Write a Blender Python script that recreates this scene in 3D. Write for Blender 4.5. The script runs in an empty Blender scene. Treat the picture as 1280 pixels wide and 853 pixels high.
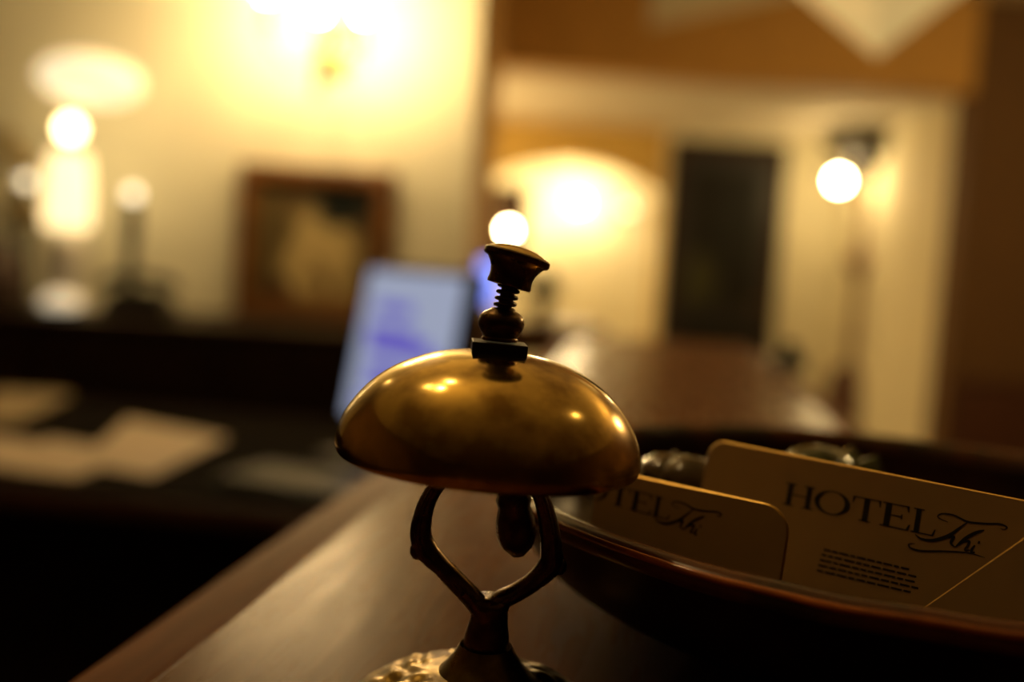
import bpy, bmesh, math, random
from mathutils import Vector, Matrix, noise
random.seed(7)
R = math.radians
C = bpy.context.collection
sc = bpy.context.scene

# ------------------------------------------------------------------ camera, light, exposure
CAMZ = 1.235                      # camera height above the floor
F = 1280 * 35.0 / 36.0            # focal length in pixels
PITCH, ROLL = R(4.4), R(3.5)
cam = bpy.data.cameras.new('camera'); cam.lens = 35.0; cam.sensor_width = 36.0
cam.clip_start = 0.01; cam.clip_end = 60
cam.dof.use_dof = True; cam.dof.focus_distance = 0.287; cam.dof.aperture_fstop = 3.35
co = bpy.data.objects.new('camera', cam); C.objects.link(co)
co.matrix_world = Matrix.Translation((0, 0, CAMZ)) @ Matrix.Rotation(R(90) - PITCH, 4, 'X') @ Matrix.Rotation(ROLL, 4, 'Z')
sc.camera = co
w = bpy.data.worlds.new('world'); sc.world = w; w.use_nodes = True
w.node_tree.nodes['Background'].inputs[0].default_value = (1.0, 0.62, 0.25, 1)
w.node_tree.nodes['Background'].inputs[1].default_value = 0.0
sc.view_settings.view_transform = 'Standard'; sc.view_settings.look = 'None'
sc.view_settings.exposure = 0.0; sc.view_settings.gamma = 1.0; sc.view_settings.use_curve_mapping = False

WARM = (1.0, 0.66, 0.27)
def lamp(name, loc, watts, radius, col=WARM):
    l = bpy.data.lights.new(name, 'POINT'); l.energy = watts; l.shadow_soft_size = radius; l.color = col
    o = bpy.data.objects.new(name, l); C.objects.link(o); o.location = loc
    return o
# the chandelier hanging over the counter, above the picture; two single pendants beside it
for x, y, z, wt in [(-0.54, 0.76, 2.52, 5.0), (-0.41, 0.94, 2.52, 3.6), (-0.68, 0.90, 2.50, 1.8)]:
    lamp('chandelier_lamp', (x, y, z), wt, 0.03)
lamp('pendant_lamp', (-1.05, 1.85, 2.10), 1.0, 0.03)
lamp('pendant_lamp', (1.23, 0.77, 2.50), 2.0, 0.05)
# unseen fill light off to the right, added to brighten the header
lamp('lobby_fill', (2.8, 3.7, 2.3), 70, 0.06)
# unseen lights of the rooms beyond, hidden by walls
lamp('alcove_lamp', (-0.75, 7.5, 1.5), 58, 0.08)
lamp('arch_room_fill', (-0.9, 10.0, 2.3), 62, 0.10, (1.0, 0.70, 0.32))  # fill light added to even out the arch room's brightness

M3 = co.matrix_world.to_3x3()
def P(px, py, Y):
    """the point at depth Y (metres from the lens along the room) seen at this place of the photograph"""
    d = M3 @ Vector(((px - 640) / F, -(py - 426.5) / F, -1))
    d *= Y / d.y
    return Vector((0, 0, CAMZ)) + d
def PZ(px, py, z):
    d = M3 @ Vector(((px - 640) / F, -(py - 426.5) / F, -1))
    d *= (z - CAMZ) / d.z
    return Vector((0, 0, CAMZ)) + d

# ------------------------------------------------------------------ materials
def mat(name, col, rough=0.5, metal=0.0, var=0.0, scale=8.0, col2=None, bump=0.0, coat=0.0, spec=0.5, stretch=(1, 1, 1), rvar=0.0, detail=5.0, lo=0.35, hi=0.7):
    m = bpy.data.materials.new(name); m.use_nodes = True
    nt = m.node_tree; b = nt.nodes['Principled BSDF']
    b.inputs['Base Color'].default_value = (*col, 1); b.inputs['Roughness'].default_value = rough
    b.inputs['Metallic'].default_value = metal; b.inputs['Coat Weight'].default_value = coat
    b.inputs['Specular IOR Level'].default_value = spec
    tc = nt.nodes.new('ShaderNodeTexCoord'); mp = nt.nodes.new('ShaderNodeMapping'); mp.inputs['Scale'].default_value = stretch
    nt.links.new(tc.outputs['Object'], mp.inputs[0])
    n = nt.nodes.new('ShaderNodeTexNoise'); n.inputs['Scale'].default_value = scale; n.inputs['Detail'].default_value = detail
    nt.links.new(mp.outputs[0], n.inputs['Vector'])
    rp = nt.nodes.new('ShaderNodeValToRGB'); rp.color_ramp.elements[0].position = lo; rp.color_ramp.elements[1].position = hi
    c2 = col2 or tuple(c * (1 - max(var, 0.06)) for c in col)
    rp.color_ramp.elements[0].color = (*c2, 1); rp.color_ramp.elements[1].color = (*col, 1)
    nt.links.new(n.outputs[0], rp.inputs[0]); nt.links.new(rp.outputs[0], b.inputs['Base Color'])
    if bump:
        bp = nt.nodes.new('ShaderNodeBump'); bp.inputs['Strength'].default_value = bump; bp.inputs['Distance'].default_value = 0.001
        nt.links.new(n.outputs[0], bp.inputs['Height']); nt.links.new(bp.outputs[0], b.inputs['Normal'])
    if rvar:
        mr = nt.nodes.new('ShaderNodeMapRange'); mr.inputs['To Min'].default_value = rough + rvar; mr.inputs['To Max'].default_value = rough
        mr.inputs['From Min'].default_value = 0.35; mr.inputs['From Max'].default_value = 0.65
        nt.links.new(n.outputs[0], mr.inputs[0]); nt.links.new(mr.outputs[0], b.inputs['Roughness'])
    return m
def emit(name, col, strength, base=(0.8, 0.7, 0.5)):
    m = bpy.data.materials.new(name); m.use_nodes = True
    b = m.node_tree.nodes['Principled BSDF']
    b.inputs['Base Color'].default_value = (*base, 1)
    b.inputs['Emission Color'].default_value = (*col, 1); b.inputs['Emission Strength'].default_value = strength
    return m

M = {}
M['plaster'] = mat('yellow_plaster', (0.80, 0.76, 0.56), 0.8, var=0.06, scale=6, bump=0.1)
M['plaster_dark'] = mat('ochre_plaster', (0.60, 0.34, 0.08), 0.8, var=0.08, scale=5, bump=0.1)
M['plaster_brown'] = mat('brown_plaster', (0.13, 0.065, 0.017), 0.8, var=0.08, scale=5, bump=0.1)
M['plaster_pale'] = mat('pale_plaster', (0.78, 0.72, 0.58), 0.8, var=0.06, scale=6, bump=0.1)
M['plaster_gold'] = mat('gold_plaster', (0.6, 0.4, 0.1), 0.8, var=0.06, scale=6, bump=0.1)
M['ceiling'] = mat('cream_ceiling', (0.78, 0.66, 0.40), 0.8, var=0.08, scale=4)
M['floor'] = mat('dark_floor', (0.08, 0.04, 0.02), 0.5, var=0.4, scale=3, stretch=(1, 8, 1))
M['wood'] = mat('counter_wood', (0.17, 0.068, 0.024), 0.25, col2=(0.12, 0.046, 0.016), scale=22, stretch=(5, 0.6, 5), spec=0.032, rvar=0.05)
M['wood'].node_tree.nodes['Principled BSDF'].inputs['Specular Tint'].default_value = (1.0, 0.84, 0.6, 1)   # amber lacquer
M['wood_edge'] = mat('counter_edge_wood', (0.19, 0.07, 0.021), 0.5, var=0.3, scale=25, stretch=(5, 0.6, 5), spec=0.06)
M['dark_wood'] = mat('dark_wood', (0.03, 0.014, 0.006), 0.5, var=0.4, scale=12, stretch=(1, 1, 6), spec=0.2)
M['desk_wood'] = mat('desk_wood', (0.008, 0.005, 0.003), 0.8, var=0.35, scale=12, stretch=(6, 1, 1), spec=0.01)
M['red_wood'] = mat('red_wood', (0.10, 0.035, 0.014), 0.5, var=0.35, scale=10, stretch=(1, 1, 6))
M['frame_wood'] = mat('frame_wood', (0.22, 0.085, 0.014), 0.4, var=0.4, scale=18)
M['black'] = mat('black_plastic', (0.012, 0.010, 0.009), 0.45, scale=20, spec=0.3)
M['black_metal'] = mat('black_iron', (0.03, 0.02, 0.012), 0.5, metal=0.6, scale=20)
M['folder'] = mat('tan_folder', (0.26, 0.19, 0.09), 0.7, scale=9)
M['paper'] = mat('paper', (0.50, 0.40, 0.29), 0.7, var=0.08, scale=9)
M['brass'] = mat('aged_brass', (0.80, 0.56, 0.16), 0.085, metal=1.0, col2=(0.34, 0.205, 0.052), scale=62, rvar=0.17, bump=0.015, detail=9, lo=0.40, hi=0.58)
M['brass_dark'] = mat('tarnished_brass', (0.20, 0.115, 0.036), 0.24, metal=1.0, col2=(0.06, 0.034, 0.013), scale=160, rvar=0.15, bump=0.10)
M['brass_base'] = mat('embossed_brass', (0.30, 0.20, 0.055), 0.26, metal=1.0, col2=(0.10, 0.06, 0.018), scale=110, rvar=0.15, bump=0.1)
M['steel_dark'] = mat('dark_spring_steel', (0.10, 0.07, 0.04), 0.3, metal=1.0, scale=60)
M['brass_lamp'] = mat('lamp_brass', (0.5, 0.3, 0.08), 0.3, metal=1.0, scale=30)
M['card'] = mat('cream_card', (0.46, 0.30, 0.12), 0.6, var=0.06, scale=80)
M['card_edge'] = mat('lit_card_edge', (0.66, 0.42, 0.12), 0.35, metal=1.0, scale=80)  # metallic tone standing for light caught on the card edges
M['ink'] = mat('dark_ink', (0.012, 0.010, 0.010), 0.5, scale=50)
M['white_porcelain'] = mat('white_porcelain', (0.75, 0.72, 0.65), 0.25, scale=10)
M['leaf'] = mat('leaf_green', (0.012, 0.04, 0.008), 0.5, var=0.4, scale=30)
M['pot'] = mat('dark_pot', (0.07, 0.035, 0.02), 0.5, var=0.3, scale=20)
M['teal'] = mat('dark_teal_glaze', (0.03, 0.045, 0.04), 0.3, var=0.3, scale=20)
M['sofa'] = mat('dark_red_leather', (0.07, 0.02, 0.012), 0.5, var=0.3, scale=20)
M['screen'] = emit('lit_screen', (0.33, 0.37, 0.50), 0.95, (0.02, 0.02, 0.02))
M['screen_text'] = emit('screen_lettering', (0.13, 0.11, 0.48), 1.0, (0.02, 0.02, 0.02))
M['screen_blue'] = emit('blue_screen', (0.25, 0.32, 1.0), 2.2, (0.02, 0.02, 0.02))
M['bulb'] = emit('lit_bulb', (1.0, 0.69, 0.32), 440.0)
M['bulb_far'] = emit('lit_far_bulb', (1.0, 0.74, 0.34), 170.0)
M['bulb_floor'] = emit('lit_globe_bulb', (1.0, 0.70, 0.31), 130.0)
M['bulb_round'] = emit('lit_round_bulb', (1.0, 0.74, 0.34), 14.0)
M['bulb_arch'] = emit('lit_arch_bulb', (1.0, 0.74, 0.38), 560.0)
M['bulb_glint'] = emit('dim_bulb_glint', (1.0, 0.86, 0.58), 2.5)  # for a faint bulb, and for glints put in as glowing balls
M['shade_lit'] = emit('lit_shade', (1.0, 0.74, 0.36), 1.9)
M['opal_lit'] = emit('lit_opal_glass', (1.0, 0.80, 0.48), 1.15)
M['lantern'] = emit('lantern_glass', (0.52, 0.36, 0.13), 0.85)

# bowl glaze: brown glaze, orange where it breaks at the rim, grey-green patches
def glaze():
    m = mat('brown_glaze', (0.05, 0.018, 0.007), 0.35, spec=0.06, col2=(0.015, 0.007, 0.004), scale=14, detail=4, bump=0.05)
    nt = m.node_tree; b = nt.nodes['Principled BSDF']
    return m
M['glaze'] = glaze()
M['glaze_rim'] = mat('orange_rim_glaze', (0.15, 0.055, 0.022), 0.2, spec=0.18, col2=(0.06, 0.045, 0.032), scale=30, detail=5, bump=0.1, lo=0.4, hi=0.56)
M['glaze_ridge'] = mat('orange_ridge_glaze', (0.62, 0.18, 0.03), 0.12, spec=0.5, col2=(0.28, 0.08, 0.02), scale=40, detail=5)
M['wrapper'] = mat('clear_wrapper', (0.12, 0.08, 0.035), 0.09, var=0.4, scale=60, bump=0.5)
M['wrapper_green'] = mat('green_wrapper', (0.06, 0.07, 0.016), 0.10, var=0.4, scale=60, bump=0.5)

# painting: brown ground with soft pale and dark masses (flat print)
def painting(name, blobs, ground):
    m = bpy.data.materials.new(name); m.use_nodes = True
    nt = m.node_tree; b = nt.nodes['Principled BSDF']; b.inputs['Roughness'].default_value = 0.6
    b.inputs['Specular IOR Level'].default_value = 0.2
    tc = nt.nodes.new('ShaderNodeTexCoord'); cur = nt.nodes.new('ShaderNodeRGB'); cur.outputs[0].default_value = (*ground, 1); cur = cur.outputs[0]
    nz = nt.nodes.new('ShaderNodeTexNoise'); nz.inputs['Scale'].default_value = 7
    nt.links.new(tc.outputs['Object'], nz.inputs['Vector'])
    ad = nt.nodes.new('ShaderNodeMixRGB'); ad.blend_type = 'LINEAR_LIGHT'; ad.inputs[0].default_value = 0.12
    nt.links.new(tc.outputs['Object'], ad.inputs[1]); nt.links.new(nz.outputs['Color'], ad.inputs[2])
    for (x, z, rx, rz, col) in blobs:
        mp = nt.nodes.new('ShaderNodeMapping'); mp.vector_type = 'TEXTURE'
        mp.inputs['Location'].default_value = (x, 0, z); mp.inputs['Scale'].default_value = (rx, 50, rz)
        nt.links.new(ad.outputs[0], mp.inputs[0])
        g = nt.nodes.new('ShaderNodeTexGradient'); g.gradient_type = 'SPHERICAL'; nt.links.new(mp.outputs[0], g.inputs[0])
        rp = nt.nodes.new('ShaderNodeValToRGB'); rp.color_ramp.elements[0].position = 0.0; rp.color_ramp.elements[1].position = 0.45
        nt.links.new(g.outputs[0], rp.inputs[0])
        mx = nt.nodes.new('ShaderNodeMixRGB'); nt.links.new(rp.outputs[0], mx.inputs[0]); nt.links.new(cur, mx.inputs[1])
        mx.inputs[2].default_value = (*col, 1); cur = mx.outputs[0]
    nt.links.new(cur, b.inputs['Base Color'])
    return m
M['painting'] = painting('painting', [(-0.16, -0.02, 0.10, 0.26, (0.12, 0.085, 0.03)), (0.03, -0.05, 0.15, 0.22, (0.60, 0.46, 0.20)), (0.08, 0.15, 0.13, 0.11, (0.008, 0.010, 0.008)), (-0.11, -0.17, 0.06, 0.11, (0.05, 0.018, 0.01)), (0.02, -0.12, 0.03, 0.1, (0.14, 0.08, 0.03))], (0.085, 0.05, 0.018))
M['door_glass'] = painting('dark_door_panel', [(-0.2, -0.35, 0.2, 0.3, (0.035, 0.035, 0.012)), (0.1, 0.2, 0.3, 0.5, (0.006, 0.006, 0.004))], (0.006, 0.005, 0.003))

# ------------------------------------------------------------------ mesh helpers
class MB:
    def __init__(s): s.bm = bmesh.new()
    def box(s, lo, hi, mtx=None):
        vs = [s.bm.verts.new(Vector((x, y, z)) if mtx is None else mtx @ Vector((x, y, z))) for x in (lo[0], hi[0]) for y in (lo[1], hi[1]) for z in (lo[2], hi[2])]
        for f in ((0, 1, 3, 2), (4, 6, 7, 5), (0, 4, 5, 1), (2, 3, 7, 6), (0, 2, 6, 4), (1, 5, 7, 3)): s.bm.faces.new([vs[i] for i in f])
        return s
    def lathe(s, prof, n=32, mtx=None, sx=1.0, sy=1.0):
        rings = []
        for r, z in prof:
            if r < 1e-7: v = Vector((0, 0, z)); rings.append([s.bm.verts.new(mtx @ v if mtx else v)])
            else:
                ring = []
                for k in range(n):
                    a = 2 * math.pi * k / n; v = Vector((sx * r * math.cos(a), sy * r * math.sin(a), z))
                    ring.append(s.bm.verts.new(mtx @ v if mtx else v))
                rings.append(ring)
        for A, B in zip(rings, rings[1:]):
            if len(A) == 1 and len(B) == 1: continue
            for k in range(n):
                j = (k + 1) % n
                if len(A) == 1: s.bm.faces.new((A[0], B[k], B[j]))
                elif len(B) == 1: s.bm.faces.new((A[k], B[0], A[j]))
                else: s.bm.faces.new((A[k], B[k], B[j], A[j]))
        return s
    def sweep(s, pts, rads, n=10, up=Vector((0, 1, 0)), cap=True):
        """tube along pts; rads = radius or (a, b): a across, b along up"""
        pts = [Vector(p) for p in pts]; rings = []
        for i, p in enumerate(pts):
            t = (pts[min(i + 1, len(pts) - 1)] - pts[max(i - 1, 0)]).normalized()
            e = up - t * up.dot(t)
            if e.length < 1e-4: e = Vector((1, 0, 0)) - t * t.x
            e.normalize(); f = t.cross(e)
            r = rads[i] if isinstance(rads, (list, tuple)) else rads
            a, b = r if isinstance(r, (list, tuple)) else (r, r)
            rings.append([s.bm.verts.new(p + f * a * math.cos(2 * math.pi * k / n) + e * b * math.sin(2 * math.pi * k / n)) for k in range(n)])
        for A, B in zip(rings, rings[1:]):
            for k in range(n): s.bm.faces.new((A[k], A[(k + 1) % n], B[(k + 1) % n], B[k]))
        if cap:
            s.bm.faces.new(rings[0][::-1]); s.bm.faces.new(rings[-1])
        return s
    def ball(s, c, r, n=20, sz=1.0):
        k = n // 2
        return s.lathe([(r * math.sin(math.pi * i / k), -r * sz * math.cos(math.pi * i / k)) if 0 < i < k else (0, -r * sz if i == 0 else r * sz) for i in range(k + 1)], n, Matrix.Translation(c))
    def prism(s, outline, y0, y1, mtx=None):
        """closed outline in x,z extruded along y"""
        A = [s.bm.verts.new((mtx or Matrix()) @ Vector((x, y0, z))) for x, z in outline]
        B = [s.bm.verts.new((mtx or Matrix()) @ Vector((x, y1, z))) for x, z in outline]
        s.bm.faces.new(A); s.bm.faces.new(B[::-1])
        for k in range(len(A)):
            j = (k + 1) % len(A); s.bm.faces.new((A[k], B[k], B[j], A[j]))
        return s
    def build(s, name, m, parent=None, smooth=False, bevel=0.0, seg=2, loc=None):
        bmesh.ops.recalc_face_normals(s.bm, faces=s.bm.faces)
        me = bpy.data.meshes.new(name); s.bm.to_mesh(me); s.bm.free()
        o = bpy.data.objects.new(name, me); C.objects.link(o)
        me.materials.append(M[m] if isinstance(m, str) else m)
        if smooth:
            for p in me.polygons: p.use_smooth = True
        if bevel:
            b = o.modifiers.new('bevel', 'BEVEL'); b.width = bevel; b.segments = seg; b.limit_method = 'ANGLE'; b.angle_limit = R(40)
        if smooth and smooth != 'all':
            try: me.set_sharp_from_angle(angle=R(50))
            except Exception: pass
        if parent is not None: o.parent = parent
        if loc is not None: o.location = loc
        return o
def tag(o, label, cat=None, group=None, kind=None):
    o['label'] = label
    if cat: o['category'] = cat
    if group: o['group'] = group
    if kind: o['kind'] = kind
    return o
def empty(name, loc, label, cat, group=None, rz=0.0):
    o = bpy.data.objects.new(name, None); C.objects.link(o); o.location = loc; o.rotation_euler = (0, 0, rz)
    o.empty_display_size = 0.05
    return tag(o, label, cat, group)
def struct(name, mb, m, label, parent=None, **kw):
    o = mb.build(name, m, parent, **kw)
    if parent is None: o['kind'] = 'structure'
    o['label'] = label
    return o

# ------------------------------------------------------------------ the setting
CEIL = 3.05
Y_A, Y_B, Y_C, Y_D = 3.40, 6.30, 8.70, 11.2
XA = P(591, 180, Y_A).x                      # end of the lit wall behind the desk
struct('floor', MB().box((-3.2, -6.1, -0.1), (4.6, 11.5, 0)), 'floor', 'dark floor of the lobby')
struct('ceiling', MB().box((-3.2, -6.1, CEIL), (4.6, Y_B + 0.25, CEIL + 0.1)), 'ceiling', 'cream lobby ceiling')
struct('wall_back', MB().box((-3.2, Y_A, 0), (XA, Y_A + 0.14, CEIL)), 'plaster', 'yellow plaster wall behind the desk with the sconce and the picture')
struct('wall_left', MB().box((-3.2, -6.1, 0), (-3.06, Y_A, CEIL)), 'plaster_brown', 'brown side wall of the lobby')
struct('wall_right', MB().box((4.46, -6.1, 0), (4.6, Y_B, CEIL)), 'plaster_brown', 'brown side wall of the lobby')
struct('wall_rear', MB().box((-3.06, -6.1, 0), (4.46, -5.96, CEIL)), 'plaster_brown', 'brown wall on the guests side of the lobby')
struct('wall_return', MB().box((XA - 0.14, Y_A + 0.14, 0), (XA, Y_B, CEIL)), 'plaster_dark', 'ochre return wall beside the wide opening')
XJ = P(1200, 300, Y_B).x                      # right jamb of the wide opening
HB = P(900, 96, Y_B).z                        # underside of its header
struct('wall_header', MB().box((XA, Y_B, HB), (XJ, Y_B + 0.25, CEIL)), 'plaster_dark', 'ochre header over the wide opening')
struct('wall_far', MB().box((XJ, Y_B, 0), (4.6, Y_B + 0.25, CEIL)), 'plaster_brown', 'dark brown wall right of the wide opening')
# next room
struct('ceiling_alcove', MB().box((-1.3, Y_B + 0.25, HB + 0.002), (4.0, Y_C + 0.2, HB + 0.1)), 'plaster_pale', 'pale ceiling of the room beyond the opening')
struct('wall_alcove_left', MB().box((-1.3, Y_B, 0), (-1.16, Y_C, HB)), 'plaster_pale', 'pale left wall of the room beyond the opening')
struct('wall_alcove_right', MB().box((XJ, Y_B + 0.25, 0), (XJ + 0.14, Y_C, HB)), 'plaster', 'cream right wall of the room beyond the opening')
# wall with the arch and the dark door
XL, XR = P(597, 300, Y_C).x, P(822, 300, Y_C).x
zs, za = P(640, 226, Y_C).z, P(740, 200, Y_C).z
mb = MB()
out = [(-1.16, 0), (XL, 0), (XL, zs)]
for k in range(1, 16):
    t = k / 16; out.append((XL + (XR - XL) * t, zs + (za - zs) * (1 - (2 * t - 1) ** 2)))
out += [(XR, zs), (XR, 0), (XJ, 0), (XJ, HB), (-1.16, HB)]
mb.prism(out, Y_C, Y_C + 0.2)
struct('wall_arch', mb, 'plaster_gold', 'golden wall with a wide flat arch')
struct('wall_panel', MB().box((XR + 0.01, Y_C - 0.02, 0), (XJ, Y_C, HB)), 'plaster', 'cream wall around the tall dark door')
struct('wall_end', MB().box((-1.6, Y_D, 0), (2.8, Y_D + 0.14, 2.7)), 'plaster', 'brightly lit cream wall seen through the arch')
struct('wall_end_left', MB().box((-1.6, Y_C + 0.2, 0), (-1.46, Y_D, 2.7)), 'plaster', 'cream side wall behind the arch')
struct('wall_end_right', MB().box((2.66, Y_C + 0.2, 0), (2.8, Y_D, 2.7)), 'plaster', 'cream wall behind the arch, far side')
struct('ceiling_end', MB().box((-1.6, Y_C + 0.2, 2.7), (2.8, Y_D + 0.14, 2.8)), 'plaster_pale', 'pale ceiling behind the arch')
# dark dado on the wall right of the opening
z0 = P(1240, 482, Y_B - 0.05).z
tr = struct('trim_1', MB().box((XJ + 0.03, Y_B - 0.03, 0), (4.4, Y_B - 0.001, z0)), 'red_wood', 'dark red wooden dado on the ochre wall')
for k in range(4):
    x = XJ + 0.05 + k * 0.38
    MB().box((x, Y_B - 0.045, 0.12), (x + 0.33, Y_B - 0.03, z0 - 0.06)).build('panel', 'red_wood', tr, bevel=0.006)
MB().box((XJ + 0.03, Y_B - 0.055, z0), (4.4, Y_B - 0.001, z0 + 0.03)).build('dado_rail', 'red_wood', tr, bevel=0.006)
# tall dark door in the far wall
dl, dr = P(831, 310, Y_C - 0.05).x, P(975, 310, Y_C - 0.05).x
dt = P(905, 177, Y_C - 0.05).z
door = empty('door_1', ((dl + dr) / 2, Y_C - 0.02, 0), 'tall dark door in the cream wall beyond the opening', None)
door['kind'] = 'structure'
hw = (dr - dl) / 2
mb = MB(); mb.box((-hw, -0.05, 0), (-hw + 0.09, 0, dt)).box((hw - 0.09, -0.05, 0), (hw, 0, dt)).box((-hw + 0.09, -0.05, dt - 0.09), (hw - 0.09, 0, dt))
mb.build('door_frame', 'dark_wood', door, bevel=0.008)
mb = MB(); mb.box((-hw + 0.09, -0.03, 0), (hw - 0.09, -0.005, dt - 0.09))
leaf = mb.build('door_leaf', 'black', door)
for a, b in ((0.12, 0.85), (0.97, dt - 0.25)):
    p = MB().box((-hw + 0.2, -0.01, -(b - a) / 2), (hw - 0.2, 0.004, (b - a) / 2)).build('door_panel', 'door_glass', leaf, bevel=0.006)
    p.location = (0, -0.03, (a + b) / 2)
MB().sweep([(hw - 0.15, -0.03, 1.02), (hw - 0.15, -0.07, 1.02), (hw - 0.26, -0.075, 1.02)], 0.012, 8).build('door_handle', 'brass_dark', door, smooth=True)

# ------------------------------------------------------------------ reception counter
CT = CAMZ - 0.135                              # counter top
cdir = Vector((0.145, 1.0, 0)).normalized(); cper = Vector((cdir.y, -cdir.x, 0))
c_org = Vector((0.0595, 0.297, 0))
yaw = -math.atan2(cdir.x, cdir.y)
HWc = 0.165
counter = empty('reception_counter', (c_org.x, c_org.y, 0), 'glossy brown wooden reception counter under the bell and the bowl', 'counter', rz=yaw)
MB().box((-HWc, -0.7, CT - 0.03), (HWc, 1.75, CT)).build('worktop', 'wood', counter, bevel=0.004, seg=3)
def edge_profile():
    # a cove falling away from the worktop, then a small rounded bead
    o = [(0.0, -0.003), (0.004, -0.008), (0.014, -0.0125), (0.026, -0.0160), (0.037, -0.0185)]
    for k in range(7):
        a = R(90 - 20 * k); o.append((0.040 + 0.010 * math.cos(a), -0.0288 + 0.010 * math.sin(a)))
    return o + [(0.044, -0.045), (0.0, -0.045)]
for s_ in (-1, 1):
    mb = MB()
    mb.prism([(s_ * (HWc + x), CT + z) for x, z in edge_profile()], -0.7, 1.75)
    mb.build('edge_moulding', 'wood_edge', counter)
MB().box((-HWc + 0.03, -0.68, 0.08), (HWc - 0.03, 1.72, CT - 0.03)).build('cabinet_body', 'dark_wood', counter)
for k in range(4):
    y = -0.62 + k * 0.59
    for s_ in (-1, 1):
        MB().box((min(s_ * (HWc - 0.03), s_ * (HWc - 0.018)), y, 0.16), (max(s_ * (HWc - 0.03), s_ * (HWc - 0.018)), y + 0.53, CT - 0.1)).build('panel', 'dark_wood', counter, bevel=0.005)
MB().box((-HWc + 0.05, -0.66, 0.0), (HWc - 0.05, 1.7, 0.08)).build('plinth', 'black', counter)

# ------------------------------------------------------------------ the bell
BX, BY = -0.0055, 0.29
bell = empty('service_bell', (BX, BY, CT), 'old brass reception bell with a push button, in sharp focus on the counter', 'bell')
B0 = Vector((BX, BY, CT))
def bp(px, py, dy=0.0): return P(px, py, BY + dy) - B0
# embossed foot
mb = MB(); prof = [(0.0, 0.0), (0.0365, 0.0), (0.038, 0.0012), (0.0375, 0.0026)]
n = 144
def foot_z(r, a):
    t = (0.0365 - r) / (0.0365 - 0.0135)
    z = 0.0032 + 0.0098 * t ** 0.75
    pet = math.cos(8 * a + 5 * t) * math.sin(math.pi * min(1, max(0, t))) ; ring = math.cos(16 * a - 8 * t) * math.cos(11 * t)
    return z + 0.0006 * pet + 0.0008 * ring * math.sin(math.pi * t) + 0.0003 * noise.noise(Vector((r * 330 * math.cos(a), r * 330 * math.sin(a), 3)))
radii = [0.0365 - 0.023 * k / 22 for k in range(23)]
vs = []
for r in radii:
    vs.append([mb.bm.verts.new((r * math.cos(2 * math.pi * k / n), r * math.sin(2 * math.pi * k / n), foot_z(r, 2 * math.pi * k / n))) for k in range(n)])
for A, B in zip(vs, vs[1:]):
    for k in range(n): mb.bm.faces.new((A[k], A[(k + 1) % n], B[(k + 1) % n], B[k]))
lo = [mb.bm.verts.new((0.0375 * math.cos(2 * math.pi * k / n), 0.0375 * math.sin(2 * math.pi * k / n), 0.0)) for k in range(n)]
for k in range(n): mb.bm.faces.new((lo[k], lo[(k + 1) % n], vs[0][(k + 1) % n], vs[0][k]))
mb.bm.faces.new(lo[::-1]); mb.bm.faces.new(vs[-1])
foot = mb.build('foot', 'brass_base', bell, smooth=True)
foot['label'] = 'round embossed brass foot with petal relief'
nk = bp(607, 813)
tilt0 = Matrix.Translation((nk.x, 0, 0))
MB().lathe([(0.0185, 0.0092), (0.0150, 0.0118), (0.0118, 0.0150), (0.0094, 0.0182), (0.0078, 0.0212), (0.0068, nk.z - 0.0002), (0.0, nk.z)], 40, tilt0).build('flared_stem', 'brass_base', bell, smooth=True)
# collar of the stand and the two bent arms: one casting
zc = nk.z
pts = [(-0.0005, 0, zc - 0.0006), (0, 0, zc + 0.0016), (0.0002, 0, zc + 0.005), (0.0004, 0, zc + 0.0085), (0.0006, 0, zc + 0.0125), (0.0008, 0, zc + 0.016)]
mb = MB(); mb.sweep([(nk.x + a, b, c) for a, b, c in pts], [0.0062, 0.0068, 0.0066, 0.0058, 0.0054, 0.0062], 20)
def arm(path, sgn):
    P3, rr = [], []
    for (x, y, wd, dp, dy) in path:
        P3.append(bp(x, y, dy)); rr.append((wd / 4290.0 / 2, dp))
    # smooth it
    Q, q = [], []
    m = len(P3)
    for i in range(m - 1):
        p0, p1, p2, p3 = P3[max(i - 1, 0)], P3[i], P3[i + 1], P3[min(i + 2, m - 1)]
        for k in range(5):
            t = k / 5
            Q.append(0.5 * ((2 * p1) + (p2 - p0) * t + (2 * p0 - 5 * p1 + 4 * p2 - p3) * t * t + (3 * p1 - p0 - 3 * p2 + p3) * t ** 3))
            q.append(tuple(rr[i][j] * (1 - t) + rr[i + 1][j] * t for j in (0, 1)))
    Q.append(P3[-1]); q.append(rr[-1])
    mb.sweep(Q, q, 14)
    return Q, q
AL = [(606, 772, 26, .0042, 0), (594, 752, 27, .0040, 0), (574, 731, 26, .0036, 0), (552, 708, 25, .0036, 0), (533, 688, 31, .0036, 0), (526, 668, 28, .0034, 0), (529, 644, 24, .0032, 0), (537, 622, 21, .0030, 0), (550, 603, 20, .0030, 0), (572, 584, 20, .0030, 0), (598, 566, 22, .0034, 0)]
AR = [(610, 772, 26, .0042, 0), (624, 752, 26, .0040, 0), (645, 741, 24, .0036, 0), (668, 726, 25, .0036, 0), (688, 706, 32, .0036, 0), (689, 688, 28, .0034, 0), (687, 664, 26, .0032, 0), (682, 640, 23, .0030, 0), (674, 616, 21, .0030, 0), (655, 590, 20, .0030, 0), (628, 568, 22, .0034, 0)]
QL, ql = arm(AL, -1); QR, qr = arm(AR, 1)
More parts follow.
